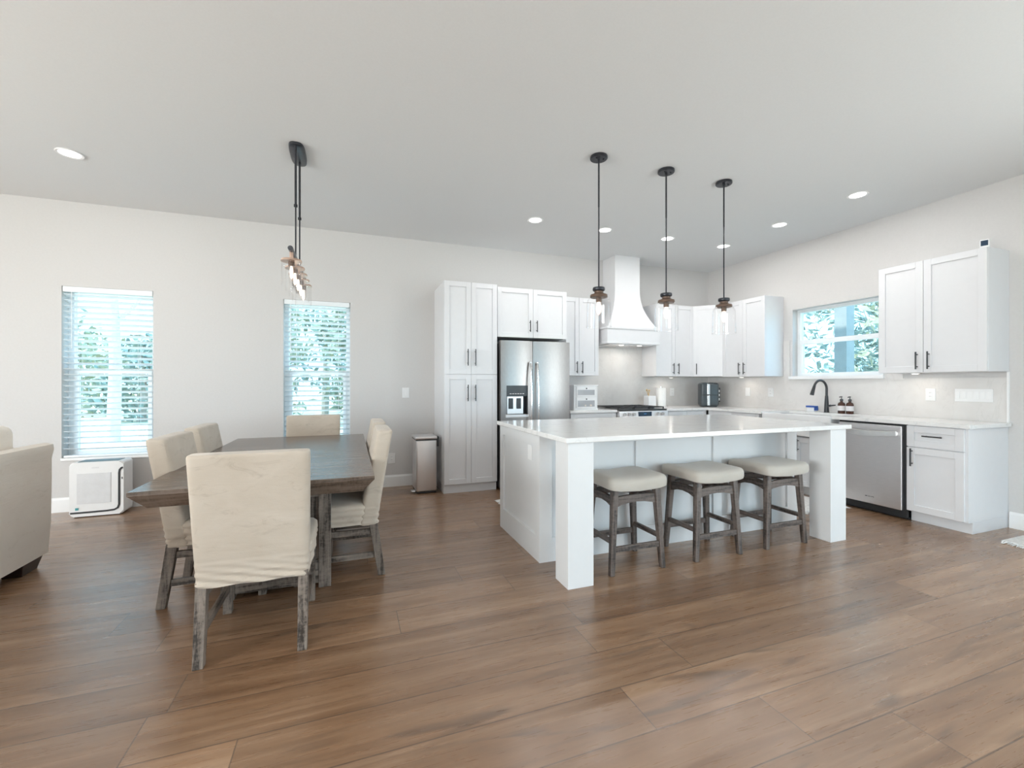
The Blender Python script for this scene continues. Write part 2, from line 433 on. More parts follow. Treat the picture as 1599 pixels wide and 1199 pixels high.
# glazing behind the camera: patio door, plus a window added for fill light
for n, (a, b_, z0, z1), cols in ((1, D1, 2), (4, D2, 2)):
    m = MB(); f = .05; m.box(a, b_, YF-.12, YF-.06, z0, z0+f); m.box(a, b_, YF-.12, YF-.06, z1-f, z1)
    for k in range(cols+1):
        x = a + (b_-a-f)*k/cols; m.box(x, x+f, YF-.12, YF-.06, z0+f, z1-f)
    nm = 'door_1' if n == 1 else 'window_4'
    r = struct(nm, m, M_vinyl)
    for k in range(cols):
        x = a + (b_-a-f)*k/cols
        obj('pane', MB().box(x+f, x+(b_-a-f)/cols, YF-.092, YF-.088, z0+f, z1-f), M_wglass, r)

for nm, (a, b_, z0, z1), xx, cols in (('window_5', D5, XR+.06, 3), ('window_6', D6, XL-.12, 4)):  # unseen side windows, added to let in ambient fill
    m = MB(); f = .05; m.box(xx, xx+.06, a, b_, z0, z0+f); m.box(xx, xx+.06, a, b_, z1-f, z1)
    for k in range(cols+1):
        y = a + (b_-a-f)*k/cols; m.box(xx, xx+.06, y, y+f, z0+f, z1-f)
    r = struct(nm, m, M_vinyl)
    for k in range(cols):
        y = a + (b_-a-f)*k/cols
        obj('pane', MB().box(xx+.028, xx+.032, y+f, y+(b_-a-f)/cols, z0+f, z1-f), M_wglass, r)

# backsplash slabs
def splash():
    m = MB(); t = .012
    m.box(2.58, 3.185, YB-t, YB, .915, 1.364); m.box(3.185, 4.125, YB-t, YB, .915, 1.80); m.box(4.125, XR-t, YB-t, YB, .915, 1.364)
    r = thing('backsplash', 'pale greige quartz backsplash on the back wall behind the gas range', 'backsplash', (0,0,0))
    obj('slab', m, M_splash, r)
    r = thing('backsplash', 'pale greige quartz backsplash on the right wall under the window', 'backsplash', (0,0,0))
    m = MB(); x0, x1 = XR-t, XR
    m.box(x0, x1, 4.245, YB, .915, 1.364); m.box(x0, x1, 4.155, 4.245, .915, 1.82); m.box(x0, x1, 2.125, 4.155, .915, 1.312)
    m.box(x0, x1, 2.90, 3.065, 1.312, 1.36)
    obj('slab', m, M_splash, r)
    obj('edge_trim', MB().box(XR-.016, XR, 2.112, 2.125, .915, 1.362), M_trim, r)
splash()

# ------------------------------------------------------------------ cabinets
def handle(door, x, z, L=.16, horiz=False, y=-.02, mt=None):
    m = MB(); h = L/2
    if horiz:
        m.cyl((x-h, y-.03, z), (x+h, y-.03, z), .006, n=10)
        for q in (-h*.7, h*.7): m.cyl((x+q, y, z), (x+q, y-.03, z), .005, n=8)
    else:
        m.cyl((x, y-.03, z-h), (x, y-.03, z+h), .006, n=10)
        for q in (-h*.7, h*.7): m.cyl((x, y, z+q), (x, y-.03, z+q), .005, n=8)
    obj('handle', m, mt or M_black, door, True, 'black bar handle')
def shaker(name, root, x0, x1, z0, z1, mt, rail=.058, y0=-.02, g=.0015):
    x0 += g; x1 -= g; z0 += g; z1 -= g
    m = MB(); r = min(rail, (z1-z0)*.32)
    rx = rail
    m.box(x0, x0+rx, y0, 0, z0, z1, .0015, 1); m.box(x1-rx, x1, y0, 0, z0, z1, .0015, 1)
    m.box(x0+rx, x1-rx, y0, 0, z0, z0+r, .0015, 1); m.box(x0+rx, x1-rx, y0, 0, z1-r, z1, .0015, 1)
    m.box(x0+rx-.001, x1-rx+.001, y0+.011, -.002, z0+r-.001, z1-r+.001)
    return obj(name, m, mt, root)
def cabinet(name, label, cat, loc, w, d, z0, z1, rz=0, fronts=(), toe=0, mt=None, group=None, toe_in=.055, endpanel=None):
    """loc = front left corner of the carcass at floor level; fronts: (kind, x0, x1, z0, z1, handle)"""
    mt = mt or M_cab
    r = thing(name, label, cat, loc, rz, group)
    m = MB(); m.box(0, w, .0, d, z0+toe, z1, .0015, 1)
    if toe: m.box(.0, w, toe_in, d, z0, z0+toe)
    obj('body', m, mt, r)
    for kd, a, b_, c, e, hd in fronts:
        dr = shaker(kd, r, a, b_, c, e, mt)
        if hd: handle(dr, *hd)
    return r
HT = 2.41
Yp = 4.965   # carcass front of pantry (doors stand 20 mm proud)
# tall pantry
px0, pw = 1.0, .632; hw = pw/2
cabinet('pantry_cabinet', 'tall white four-door pantry cabinet standing left of the refrigerator', 'cabinet', (px0, Yp, 0), pw, YB-Yp, 0, 2.43, 0,
    [('door', 0, hw, .105, 1.365, (hw-.045, 1.15, .19)), ('door', hw, pw, .105, 1.365, (hw+.045, 1.15, .19)),
     ('door', 0, hw, 1.365, 2.43, (hw-.045, 1.56, .19)), ('door', hw, pw, 1.365, 2.43, (hw+.045, 1.56, .19))], toe=.1, toe_in=.02)
fx0, fw = 1.638, .922
cabinet('over_fridge_cabinet', 'wide white two-door wall cabinet directly above the refrigerator', 'cabinet', (fx0, 4.985, 0), fw, YB-4.985, 1.815, HT, 0,
    [('door', 0, fw/2, 1.815, HT, (fw/2-.045, 1.955, .14)), ('door', fw/2, fw, 1.815, HT, (fw/2+.045, 1.955, .14))])
UF = YB-.32
cabinet('wall_cabinet', 'white two-door wall cabinet between refrigerator cabinet and range hood', 'cabinet', (2.575, UF, 0), .605, .32, 1.365, HT, 0,
    [('door', 0, .3025, 1.365, HT, (.2625, 1.475, .16)), ('door', .3025, .605, 1.365, HT, (.3425, 1.475, .16))])
cabinet('wall_cabinet', 'white two-door wall cabinet right of the hood, next to the angled corner cabinet', 'cabinet', (4.125, UF, 0), .68, .32, 1.365, HT, 0,
    [('door', 0, .34, 1.365, HT, (.295, 1.475, .16)), ('door', .34, .68, 1.365, HT, (.385, 1.475, .16))])
# angled corner cabinet
def corner_cab():
    r = thing('corner_wall_cabinet', 'white single-door angled wall cabinet filling the kitchen corner', 'cabinet', (0,0,0))
    a, b_ = Vector((4.806, UF-.004, 0)), Vector((XR-.32-.004, 4.955, 0))
    pts = [(4.806, YB), (4.806, UF-.004), (XR-.324, 4.955), (XR, 4.955), (XR, YB)]
    obj('body', MB().prism(pts, lambda u, v, t: (u, v, t), 1.365, HT), M_cab, r)
    d = b_-a; L = d.length; ang = math.atan2(d.y, d.x)
    m = MB(); r0 = .058
    m.box(.004, r0, -.02, -.001, 1.367, HT-.002); m.box(L-r0, L-.004, -.02, -.001, 1.367, HT-.002)
    m.box(r0, L-r0, -.02, -.001, 1.367, 1.367+r0); m.box(r0, L-r0, -.02, -.001, HT-.002-r0, HT-.002)
    m.box(r0-.001, L-r0+.001, -.010, -.001, 1.42, HT-.058)
    Mx = Matrix.Translation(a) @ Matrix.Rotation(ang, 4, 'Z'); m.bm.transform(Mx)
    dr = obj('door', m, M_cab, r)
    h = MB(); h.cyl((.05,-.05,1.395),(.05,-.05,1.555), .006, n=10)
    for q in (1.42, 1.53): h.cyl((.05,-.02,q),(.05,-.05,q), .005, n=8)
    h.bm.transform(Mx); obj('handle', h, M_black, dr, True, 'black bar handle')
corner_cab()
RZ = -PI/2
cabinet('wall_cabinet', 'white two-door wall cabinet on right wall between corner and kitchen window', 'cabinet', (XR-.32, 4.95, 0), .70, .32, 1.355, HT, RZ,
    [('door', 0, .35, 1.355, HT, (.31, 1.465, .16)), ('door', .35, .70, 1.355, HT, (.39, 1.465, .16))])
cabinet('wall_cabinet', 'large white two-door wall cabinet right of the kitchen window, grey gadget on top', 'cabinet', (XR-.32, 2.935, 0), .82, .32, 1.362, 2.42, RZ,
    [('door', 0, .375, 1.362, 2.42, (.33, 1.475, .165)), ('door', .375, .82, 1.362, 2.42, (.42, 1.475, .165))])

CT = .915; CB = .883
BX = XR-.60   # carcass front, right run
BY = YB-.60
# base cabinets
cabinet('base_cabinet', 'white base cabinet with one drawer and door at the open end of the counter', 'cabinet', (BX, 2.545, 0), .425, .60, 0, CB-.001, RZ,
    [('drawer', 0, .405, .685, CB-.006, (.2, .79, .14, True)), ('door', 0, .405, .10, .68, (.045, .59, .16))], toe=.095)
cabinet('base_cabinet', 'white base cabinet under the apron sink behind the island', 'cabinet', (BX, 4.09, 0), .93, .57, 0, .655, RZ,
    [('door', 0, .465, .10, .65, (.42, .56, .14)), ('door', .465, .93, .10, .65, (.51, .56, .14))], toe=.095)
cabinet('base_cabinet', 'white base cabinet between apron sink and kitchen corner', 'cabinet', (BX, 4.945, 0), .85, .57, 0, CB-.001, RZ,
    [('drawer', .02, .43, .71, CB-.006, (.22, .79, .14, True)), ('drawer', .43, .85, .71, CB-.006, (.64, .79, .14, True)), ('door', .02, .43, .10, .705, (.39, .6, .14)), ('door', .43, .85, .10, .705, (.47, .6, .14))], toe=.095)
cabinet('base_cabinet', 'white base cabinet between the refrigerator and the gas range', 'cabinet', (2.60, BY, 0), .675, .57, 0, CB-.001, 0,
    [('drawer', 0, .675, .71, CB-.006, (.34, .79, .14, True)), ('door', 0, .3375, .10, .705, (.3, .6, .14)), ('door', .3375, .675, .10, .705, (.38, .6, .14))], toe=.095)
cabinet('base_cabinet', 'white base cabinet right of the gas range', 'cabinet', (4.055, BY, 0), .74, .57, 0, CB-.001, 0,
    [('drawer', 0, .37, .71, CB-.006, (.18, .79, .14, True)), ('drawer', .37, .72, .71, CB-.006, (.55, .79, .14, True)), ('door', 0, .37, .10, .705, (.33, .6, .14)), ('door', .37, .72, .10, .705, (.41, .6, .14))], toe=.095)
# counters
m = MB(); m.box(2.585, 3.277, BY-.04, YB-.013, CB, CT, .003)
tag(obj('countertop', m, M_quartz), 'short white quartz countertop holding the white bread bin', 'countertop')
m = MB()
m.box(4.053, XR-.013, BY-.04, YB-.013, CB, CT); m.box(BX-.04, XR-.013, 4.045, BY-.04, CB, CT)
m.box(XR-.17, XR-.013, 3.20, 4.045, CB, CT); m.box(BX-.04, XR-.013, 2.095, 3.20, CB, CT)
tag(obj('countertop', m, M_quartz), 'L-shaped white quartz countertop along the right wall under the window', 'countertop')
# sink
m = MB(); x0, x1, y0, y1 = BX-.045, XR-.175, 3.21, 4.035; z0 = .665; t = .022
m.box(x0, x0+t, y0, y1, z0, .905, .006); m.box(x1-t, x1, y0, y1, z0, .88); m.box(x0+t, x1-t, y0, y0+t, z0, .88); m.box(x0+t, x1-t, y1-t, y1, z0, .88)
m.box(x0+t, x1-t, y0+t, y1-t, z0, z0+.02)
tag(obj('sink', m, M_trim), 'white apron-front farmhouse sink beneath the kitchen window', 'sink')

# dishwasher
def dishwasher():
    r = thing('dishwasher', 'stainless dishwasher with bowed bar handle next to end cabinet', 'dishwasher', (BX, 3.148, 0), RZ)
    obj('body', MB().box(.004, .597, .0, .58, .02, CB-.004), M_dark, r)
    obj('toe_kick', MB().box(.004, .597, .03, .05, 0.002, .1), M_dark, r)
    m = MB(); pr = [(.012, .085), (.572, .085), (.572, .862), (.012, .862)]
    m.box(.012, .572, -.03, -.001, .085, .862, .004)
    d = obj('door', m, M_steel, r, label='brushed stainless door panel')
    h = MB(); R = []
    for k in range(17):
        u = k/16; x = .04+.505*u; b_ = math.sin(PI*u)
        yy = -.062-.012*b_; zc = .792-.012*b_; hz = .020+.012*b_
        R.append([(x, yy-.008, zc-hz), (x, yy-.010, zc+.018), (x, yy+.006, zc+.022), (x, yy+.006, zc-hz)])
    h.rings(R); h.box(.045, .065, -.062, -.03, .775, .805); h.box(.52, .54, -.062, -.03, .775, .805)
    obj('handle', h, M_barsteel, d, True)
    t = MB()
    for k, wd in enumerate((.012,.006,.008,.005,.008,.006)): t.box(.265+k*.014, .265+k*.014+wd, -.0316, -.0300, .150, .157)
    obj('badge', t, M_darkplas, d)
dishwasher()

# refrigerator
def fridge():
    r = thing('refrigerator', 'stainless side-by-side refrigerator with dark ice and water dispenser', 'refrigerator', (1.652, 4.87, 0), 0)
    W = .896; Z0, Z1 = .03, 1.765; mid = .402
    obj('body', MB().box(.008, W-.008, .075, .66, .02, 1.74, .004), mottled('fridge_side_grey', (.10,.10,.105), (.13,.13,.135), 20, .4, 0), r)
    def door(a, b_, holes=None):
        # gently bowed front
        def fr(x): return -.018*(1-((x-(a+b_)/2)/((b_-a)/2))**2)
        xs = [a+(b_-a)*k/12 for k in range(13)]
        m = MB()
        def seg(x0, x1, z0, z1):
            q = sorted(set([x0, x1]+[x for x in xs if x0 < x < x1]))
            pts = [(x, fr(x)) for x in q] + [(x, .07) for x in reversed(q)]
            m.prism(pts, lambda u, v, t: (u, v, t), z0, z1)
        if holes:
            hx0, hx1, hz0, hz1 = holes
            seg(a, b_, Z0, hz0); seg(a, hx0, hz0, hz1); seg(hx1, b_, hz0, hz1); seg(a, b_, hz1, Z1)
        else: seg(a, b_, Z0, Z1)
        bmesh.ops.remove_doubles(m.bm, verts=m.bm.verts, dist=1e-5)
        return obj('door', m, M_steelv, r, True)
    hx0, hx1, hz0, hz1 = .065, .335, .895, 1.235
    d1 = door(0, mid-.003, (hx0, hx1, hz0, hz1)); d2 = door(mid+.003, W)
    for d, x in ((d1, mid-.045), (d2, mid+.045)):
        m = MB(); R = []
        for k in range(21):
            u = k/20; z = .55+.95*u; y = -.035-.045*math.sin(PI*u)**.6
            R.append((x, y, z))
        m.tube(R, .013, 10); m.cyl((x, -.01, .55), (x, -.045, .55), .012); m.cyl((x, -.01, 1.5), (x, -.045, 1.5), .012)
        obj('handle', m, M_chrome, d, True)
    m = MB(); m.box(hx0, hx1, .05, .06, hz0, hz1); m.box(hx0, hx1, -.012, .05, 1.11, hz1)
    m.box(hx0, hx0+.008, -.012, .05, hz0, 1.11); m.box(hx1-.008, hx1, -.012, .05, hz0, 1.11)
    dd = obj('dispenser', m, M_darkplas, d1, label='black recessed dispenser')
    m = MB(); m.box(hx0-.012, hx1+.012, -.022, .05, hz0-.035, hz0, .003); m.box(hx0+.012, hx1-.05, .015, .045, hz0+.005, 1.105)
    obj('drip_tray', m, M_steel, d1)
    m = MB()
    for x in (hx0+.035, hx0+.135): m.box(x, x+.055, .003, .014, .96, 1.085, .003)
    obj('paddle', m, M_darkplas, d1)
    m = MB()
    for k in range(6): m.box(hx0+.04+k*.032, hx0+.062+k*.032, -.0135, -.012, 1.135, 1.142)
    obj('control_marks', m, M_label, d1)
    b_ = obj('badge', MB().lathe([(.001,0),(.014,0),(.014,.003),(.001,.003)], n=20), M_chrome, d2)
    b_.rotation_euler = (PI/2, 0, 0); b_.location = (.80, -.006, 1.64)
    m = MB()
    m.box(.02, W-.02, .005, .02, .001, .027)
    for k in range(14): m.box(.03+k*.06, .07+k*.06, .0, .005, .004, .024)
    obj('kick_grille', m, M_dark, r)
fridge()
# tall dark gap panel is just shade; end panel right of the refrigerator
tag(obj('end_panel', MB().box(2.562, 2.574, 4.99, YB, 0, 1.812), M_cab), 'narrow white side panel between refrigerator and bread bin counter', 'panel')

# range
def gas_range():
    r = thing('gas_range', 'stainless slide-in gas range with black grates and blue display', 'stove', (3.282, 4.90, 0), 0)
    W = .766
    obj('body', MB().box(0, W, .02, .65, .02, .905, .002), M_steel, r)
    obj('oven_door', MB().box(.01, W-.01, -.02, .019, .16, .72, .005), M_steel, r)
    m = MB(); m.hull8([(0,-.03,.765),(W,-.03,.765),(W,.02,.765),(0,.02,.765),(0,-.012,.895),(W,-.012,.895),(W,.02,.905),(0,.02,.905)])
    p = obj('control_panel', m, M_steel, r)
    def fy(z): return -.03+(z-.765)*.138
    for k, x in enumerate((.075, .145, .215, .60, .67)):
        m = MB(); z = .855; y = fy(z)
        m.cyl((x, y, z), (x, y-.03, z), .022, .020, 18); m.box(x-.004, x+.004, y-.036, y-.03, z-.018, z+.018)
        obj('knob', m, M_chrome, p, True)
    obj('display', MB().box(.29, .50, fy(.85)-.004, fy(.85)+.004, .825, .885), M_screen, p)
    obj('display_digits', MB().box(.375, .415, fy(.85)-.0048, fy(.85)-.003, .853, .861), mat('digit_blue', (.05,.25,.6), .4), p)
    obj('cooktop', MB().box(-.006, W+.006, .0, .65, .906, .918, .003), M_darkplas, r)
    for gx in (0.02, .265, .51):
        m = MB(); z0, z1 = .934, .946
        for x in (gx, gx+.226): m.box(x, x+.012, .04, .60, z0, z1)
        for y in (.04, .18, .31, .44, .588): m.box(gx, gx+.238, y, y+.012, z0, z1)
        m.box(gx+.113, gx+.125, .04, .60, z0, z1)
        for x in (gx, gx+.226):
            for y in (.04, .588): m.box(x, x+.012, y, y+.012, .918, z0)
        obj('grate', m, M_black, r)
    for bx, by in ((.14,.16),(.14,.47),(.385,.31),(.63,.16),(.63,.47)):
        obj('burner', MB().lathe([(.001,0),(.045,0),(.045,.008),(.03,.012),(.03,.017),(.001,.017)], (bx,by,.918), 20), M_black, r, True)
gas_range()

# range hood
def hood():
    r = thing('range_hood', 'white painted range hood with flared canopy reaching the ceiling', 'range hood', (0,0,0))
    xc = 3.66; secs = []
    def ring(hw, yf, z): return [(xc-hw, yf, z), (xc+hw, yf, z), (xc+hw, YB, z), (xc-hw, YB, z)]
    R = []
    for k in range(19):
        u = k/18; z = 2.035+.53*u; e = (1-u)**2.1
        R.append(ring(.205+.195*e, 5.25-.135*e, z))
    R.append(ring(.205, 5.25, H-.001))
    m = MB().rings(R); obj('chimney', m, M_cab, r, True)
    m = MB(); m.box(xc-.42, xc+.42, 5.105, YB, 1.825, 2.0); m.box(xc-.432, xc+.432, 5.093, YB, 2.0, 2.035, .004); m.box(xc-.43, xc+.43, 5.095, YB, 1.80, 1.828, .003)
    obj('band', m, M_cab, r)
    obj('vent_filter', MB().box(xc-.36, xc+.36, 5.15, YB-.05, 1.792, 1.799), M_steel, r)
    for x in (xc-.13, xc+.17):
        l = obj('hood_lamp', MB().lathe([(.001,0),(.03,0),(.03,.006),(.001,.006)], (x, 5.21, 1.786), 18), M_puck, r)
    area('hood_light', (xc, 5.3, 1.78), (0,0,-1), .4, .1, 2.0, (1,.93,.84), parent=r)
hood()

# ------------------------------------------------------------------ island
def island():
    x0, x1, y0, y1 = 1.243, 3.755, 2.824, 3.686; top = .892
    r = thing('kitchen_island', 'white panelled kitchen island with two square posts, stools tucked under', 'island', (0,0,0))
    m = MB(); e = .014
    m.box(x0+e, x1-e, y0+e, y1-e, 0, top)
    # framing on the seating side
    m.box(x0, x1, y0, y0+e, 0, .165); m.box(x0, x1, y0, y0+e, .82, top)
    for a, b_ in ((x0, 1.34), (2.045, 2.13), (2.80, 2.885), (3.64, x1)): m.box(a, b_, y0, y0+e, .165, .82)
    # framing on the end panels
    for xa, xb in ((x0, x0+e), (x1-e, x1)):
        m.box(xa, xb, y0+e, y1, 0, .175); m.box(xa, xb, y0+e, y1, .815, top)
        m.box(xa, xb, y0+e, 2.91, .175, .815); m.box(xa, xb, 3.605, y1, .175, .815)
    obj('body', m, M_isl, r)
    for a in (1.243, 3.560):
        obj('post', MB().box(a, a+.178, 2.395, 2.568, 0, top, .002), M_isl, r)
    for k in range(4):
        a = x0+.03+k*.613
        dr = MB(); dr.box(a, a+.61, y1-e, y1+.006, .1, .87)
        obj('door', dr, M_isl, r)
    o = MB(); o.box(x0+e-.005, x0+e, 2.995, 3.065, .69, .80, .002); op = obj('outlet_plate', o, M_trim, r)
    tag(obj('island_countertop', MB().box(1.222, 3.785, 2.380, 3.72, .893, .925, .004), M_quartz), 'long white quartz slab on top of the kitchen island', 'countertop')
island()

# ------------------------------------------------------------------ stools
def stool(loc, label):
    r = thing('counter_stool', label, 'stool', loc, 0, 'backless stools under the island')
    # saddle cushion
    m = MB(); nx, ny = 24, 18; hx, hy = .232, .20
    rows = []
    def P(u, v, top):
        x = hx*u; y = hy*v
        edge = max(abs(u), abs(v)); rr = 1-max(0, (abs(u)**6+abs(v)**6)**(1/6)-.0)**8
        z = .612 + .022*u*u if top else .548 + .012*u*u
        if top: z += .012*(1-v*v)-.030*max(0, (abs(u)**8+abs(v)**8)**.5-.35)
        return Vector((x, y, z))
    secs = []
    n = 56
    def ringz(s, zf):
        R = []
        for k in range(n):
            t = 2*PI*k/n; ct, st = math.cos(t), math.sin(t)
            u = math.copysign(abs(ct)**(2/10), ct)*s; v = math.copysign(abs(st)**(2/10), st)*s
            R.append((hx*u, hy*v, zf+.020*u*u-.004*v*v))
        return R
    prof = [(.5,.548),(.93,.546),(.985,.552),(1.0,.566),(1.0,.590),(.985,.608),(.95,.620),(.86,.628),(.65,.632),(.4,.633),(.15,.633),(.02,.633)]
    m.rings([ringz(s, z) for s, z in prof])
    obj('seat', m, M_seat, r, True)
    for sx in (-1, 1):
        for sy in (-1, 1):
            m = MB(); m.bar((sx*.202, sy*.158, 0), (sx*.165, sy*.135, .552), .032, .032, .003, .042, .042)
            obj('leg', m, M_stz, r)
    def lx(z): return .202-.037*z/.552
    def ly(z): return .158-.023*z/.552
    for sy in (-1, 1):
        m = MB(); z = .455; a = lx(z)-.018
        pts = [(-a, .44), (-a*.8,.452), (-a*.4,.462), (0,.466), (a*.4,.462), (a*.8,.452), (a,.44), (a,.505), (a*.5,.512), (0,.514), (-a*.5,.512), (-a,.505)]
        y = sy*ly(.47); m.prism(pts, lambda u, v, t: (u, t, v), y-.011, y+.011); obj('apron', m, M_stx, r)
        z = .165; m = MB(); m.box(-lx(z)+.015, lx(z)-.015, sy*ly(z)-.011, sy*ly(z)+.011, z-.018, z+.018, .002); obj('stretcher', m, M_stx, r)
    for sx in (-1, 1):
        m = MB(); a = ly(.47)-.018; x = sx*lx(.47)
        pts = [(-a,.44),(-a*.5,.46),(0,.466),(a*.5,.46),(a,.44),(a,.505),(0,.514),(-a,.505)]
        m.prism(pts, lambda u, v, t: (t, u, v), x-.011, x+.011); obj('apron', m, M_sty, r)
        z = .215; m = MB(); m.box(sx*lx(z)-.010, sx*lx(z)+.010, -ly(z)+.015, ly(z)-.015, z-.016, z+.016, .002); obj('stretcher', m, M_sty, r)
    return r
s0 = stool((1.803, 2.632, 0), 'backless stool with oatmeal seat half hidden behind left island post')
dup(s0, (2.492, 2.628, 0), 0, 'backless stool with oatmeal seat, middle one of three at the island')
dup(s0, (3.165, 2.628, 0), 0, 'backless stool with oatmeal seat nearest the right island post')

# ------------------------------------------------------------------ dining table
def table():
    x0, x1, y0, y1 = -.943, .122, 2.45, 4.55; r = thing('dining_table', 'weathered grey-brown rectangular dining table on a panelled pedestal', 'table', (0,0,0))
    d = .057
    def q(i, z): return [(x0+i, y0+i, z), (x1-i, y0+i, z), (x1-i, y1-i, z), (x0+i, y1-i, z)]
    obj('tabletop', MB().rings([q(d, .676), q(.004, .742), q(0, .746), q(0, .763), q(.002, .765)]), M_top, r)
    bx0, bx1, by0, by1 = -.70, -.112, 2.952, 4.05
    m = MB(); m.box(bx0+.03, bx1-.03, by0+.03, by1-.03, .02, .674)
    obj('pedestal_core', m, M_dwz, r)
    for a in (bx0, bx1-.07):
        for b_ in (by0, by1-.07): obj('pedestal_post', MB().box(a, a+.07, b_, b_+.07, 0, .674, .003), M_dwz, r)
    for z0, z1 in ((.03, .17), (.56, .672)):
        for b_ in (by0+.008, by1-.028): obj('pedestal_rail', MB().box(bx0+.07, bx1-.07, b_, b_+.02, z0, z1, .002), M_dwx, r)
        for a in (bx0+.008, bx1-.028): obj('pedestal_rail', MB().box(a, a+.02, by0+.07, by1-.07, z0, z1, .002), M_dwy, r)
table()

# ------------------------------------------------------------------ dining chairs
def dchair(loc, rz, label):
    """origin on the floor, seat faces +Y, back at -Y"""
    r = thing('dining_chair', label, 'chair', loc, rz, 'slipcovered chairs around the dining table')
    rn = random.Random(5)
    def cyb(z): return -.175 - .105*max(0, (z-.36)/.60)**1.05
    m = MB(); secs = []
    N = 90
    for k in range(N):
        u = k/(N-1); z = .335+.595*u
        hy = .060-.010*u; hx = .232+.010*u; cy = cyb(z)
        w_ = max(0, 1-(z-.345)/.16)
        f = w_*(.002*math.sin((z-.345)*150)+.001*math.sin((z-.345)*260+1))
        secs.append((0, cy, z, hx+f, hy+f, 9))
    for s, dz in ((.985,.007),(.955,.012),(.88,.015),(.5,.016),(.05,.016)):
        z = .93+dz; secs.append((0, cyb(z), z, .242*(1-(1-s)*.25) if s > .5 else .242*s, .050*s, 8 if s > .5 else 4))
    m.loft(secs, 110)
    # slanting gather folds near the hem
    for v in m.bm.verts:
        w_ = max(0, 1-(v.co.z-.345)/.11)
        v.co.y -= .0055*w_*math.sin(v.co.z*(170+70*v.co.x)+v.co.x*4+1.1*math.sin(v.co.x*9)) * (1 if v.co.y < cyb(v.co.z) else 0)
    obj('backrest', m, M_slip, r, True)
    m = MB(); secs = []
    for k in range(15):
        u = k/14; z = .345+.115*u; f = .003*math.sin(z*170)
        secs.append((0, .055, z, .236+f+.008*u, .225+f, 9))
    for s, dz in ((.99,.008),(.96,.015),(.90,.020),(.7,.025),(.35,.028),(.05,.029)):
        secs.append((0, .055, .46+dz, .244*s, .225*s, 8))
    m.loft(secs, 60)
    for v in m.bm.verts:
        if v.co.z < .46: v.co.z += .012*math.sin(v.co.x*7+v.co.y*5)*0; v.co.x += .003*math.sin(v.co.y*40+v.co.z*60)*math.copysign(1, v.co.x)
    obj('seat', m, M_slip, r, True)
    for sx in (-1, 1):
        m = MB(); m.bar((sx*.208, -.255, 0), (sx*.208, -.200, .36), .042, .045, .003, .044, .055); obj('leg', m, M_dwz, r)
        m = MB(); m.bar((sx*.208, .245, 0), (sx*.208, .245, .36), .042, .042, .003); obj('leg', m, M_dwz, r)
        m = MB(); m.box(sx*.208-.011, sx*.208+.011, -.225, .225, .118, .155, .002); obj('stretcher', m, M_dwy, r)
        m = MB(); m.box(sx*.208-.011, sx*.208+.011, -.20, .225, .272, .310, .002); obj('side_rail', m, M_dwy, r)
    m = MB(); m.box(-.186, .186, .236, .254, .272, .310, .002); obj('side_rail', m, M_dwx, r)
    return r
c0 = dchair((-.420, 2.560, 0), 0, 'slipcovered dining chair at the near head of table, back to the camera')
dup(c0, (-.735, 3.195, 0), -PI/2, 'left-side slipcovered dining chair nearer the camera, beside the table')
dup(c0, (-.755, 3.86, 0), -PI/2, 'left-side slipcovered dining chair farther away, beside the table')
dup(c0, (-.060, 3.235, 0), PI/2, 'right-side slipcovered dining chair nearer the camera, turned to the table')
dup(c0, (-.055, 3.90, 0), PI/2, 'right-side slipcovered dining chair farther away, turned to the table')
dup(c0, (-.335, 4.49, 0), PI, 'slipcovered dining chair at the far head of table before the window')

# ------------------------------------------------------------------ sofa
def sofa():
    r = thing('sofa', 'cream upholstered sofa at left with dark block foot, back to the kitchen', 'sofa', (-1.95, 3.985, 0), 0)
    L = 2.15
    # back panel running along Y with slightly outward rolled top
    prof = [(-.12,.085), (-.02,.085), (-.004,.30), (0,.60), (.0,.74), (.012,.80), (.008,.835), (-.03,.845), (-.07,.842), (-.11,.825), (-.12,.72)]
    m = MB(); m.prism(prof, lambda u, v, t: (u, t, v), -L, 0); obj('back_frame', m, M_sofa, r, True)
    for y0 in (-.19, -L):
        m = MB(); pr = [(0,.085), (.19,.085), (.19,.79), (.17,.825), (.10,.84), (.03,.83), (0,.79)]
        m.prism(pr, lambda u, v, t: (t, y0+u, v), -.92, -.19); obj('arm', m, M_sofa, r, True)
    obj('seat_base', MB().box(-.90, -.20, -L+.19, -.19, .085, .30, .01), M_sofa, r)
    for k in range(2):
        a = -L+.195+k*.885
        m = MB(); m.box(-.93, -.36, a, a+.875, .301, .46, .035, 4); obj('seat_cushion', m, M_sofa, r, True)
        m = MB(); m.box(-.36, -.122, a+.10, a+.963, .50, .985, .06, 6); obj('back_cushion', m, M_sofa, r, True)
    for x in (-.10, -.85):
        for y in (-.13, -L+.13):
            m = MB(); m.bar((x+.0, y, 0), (x+.0, y, .085), .10, .15, .002, .14, .20); obj('foot', m, M_darkleg, r, label='dark tapered block foot')
sofa()

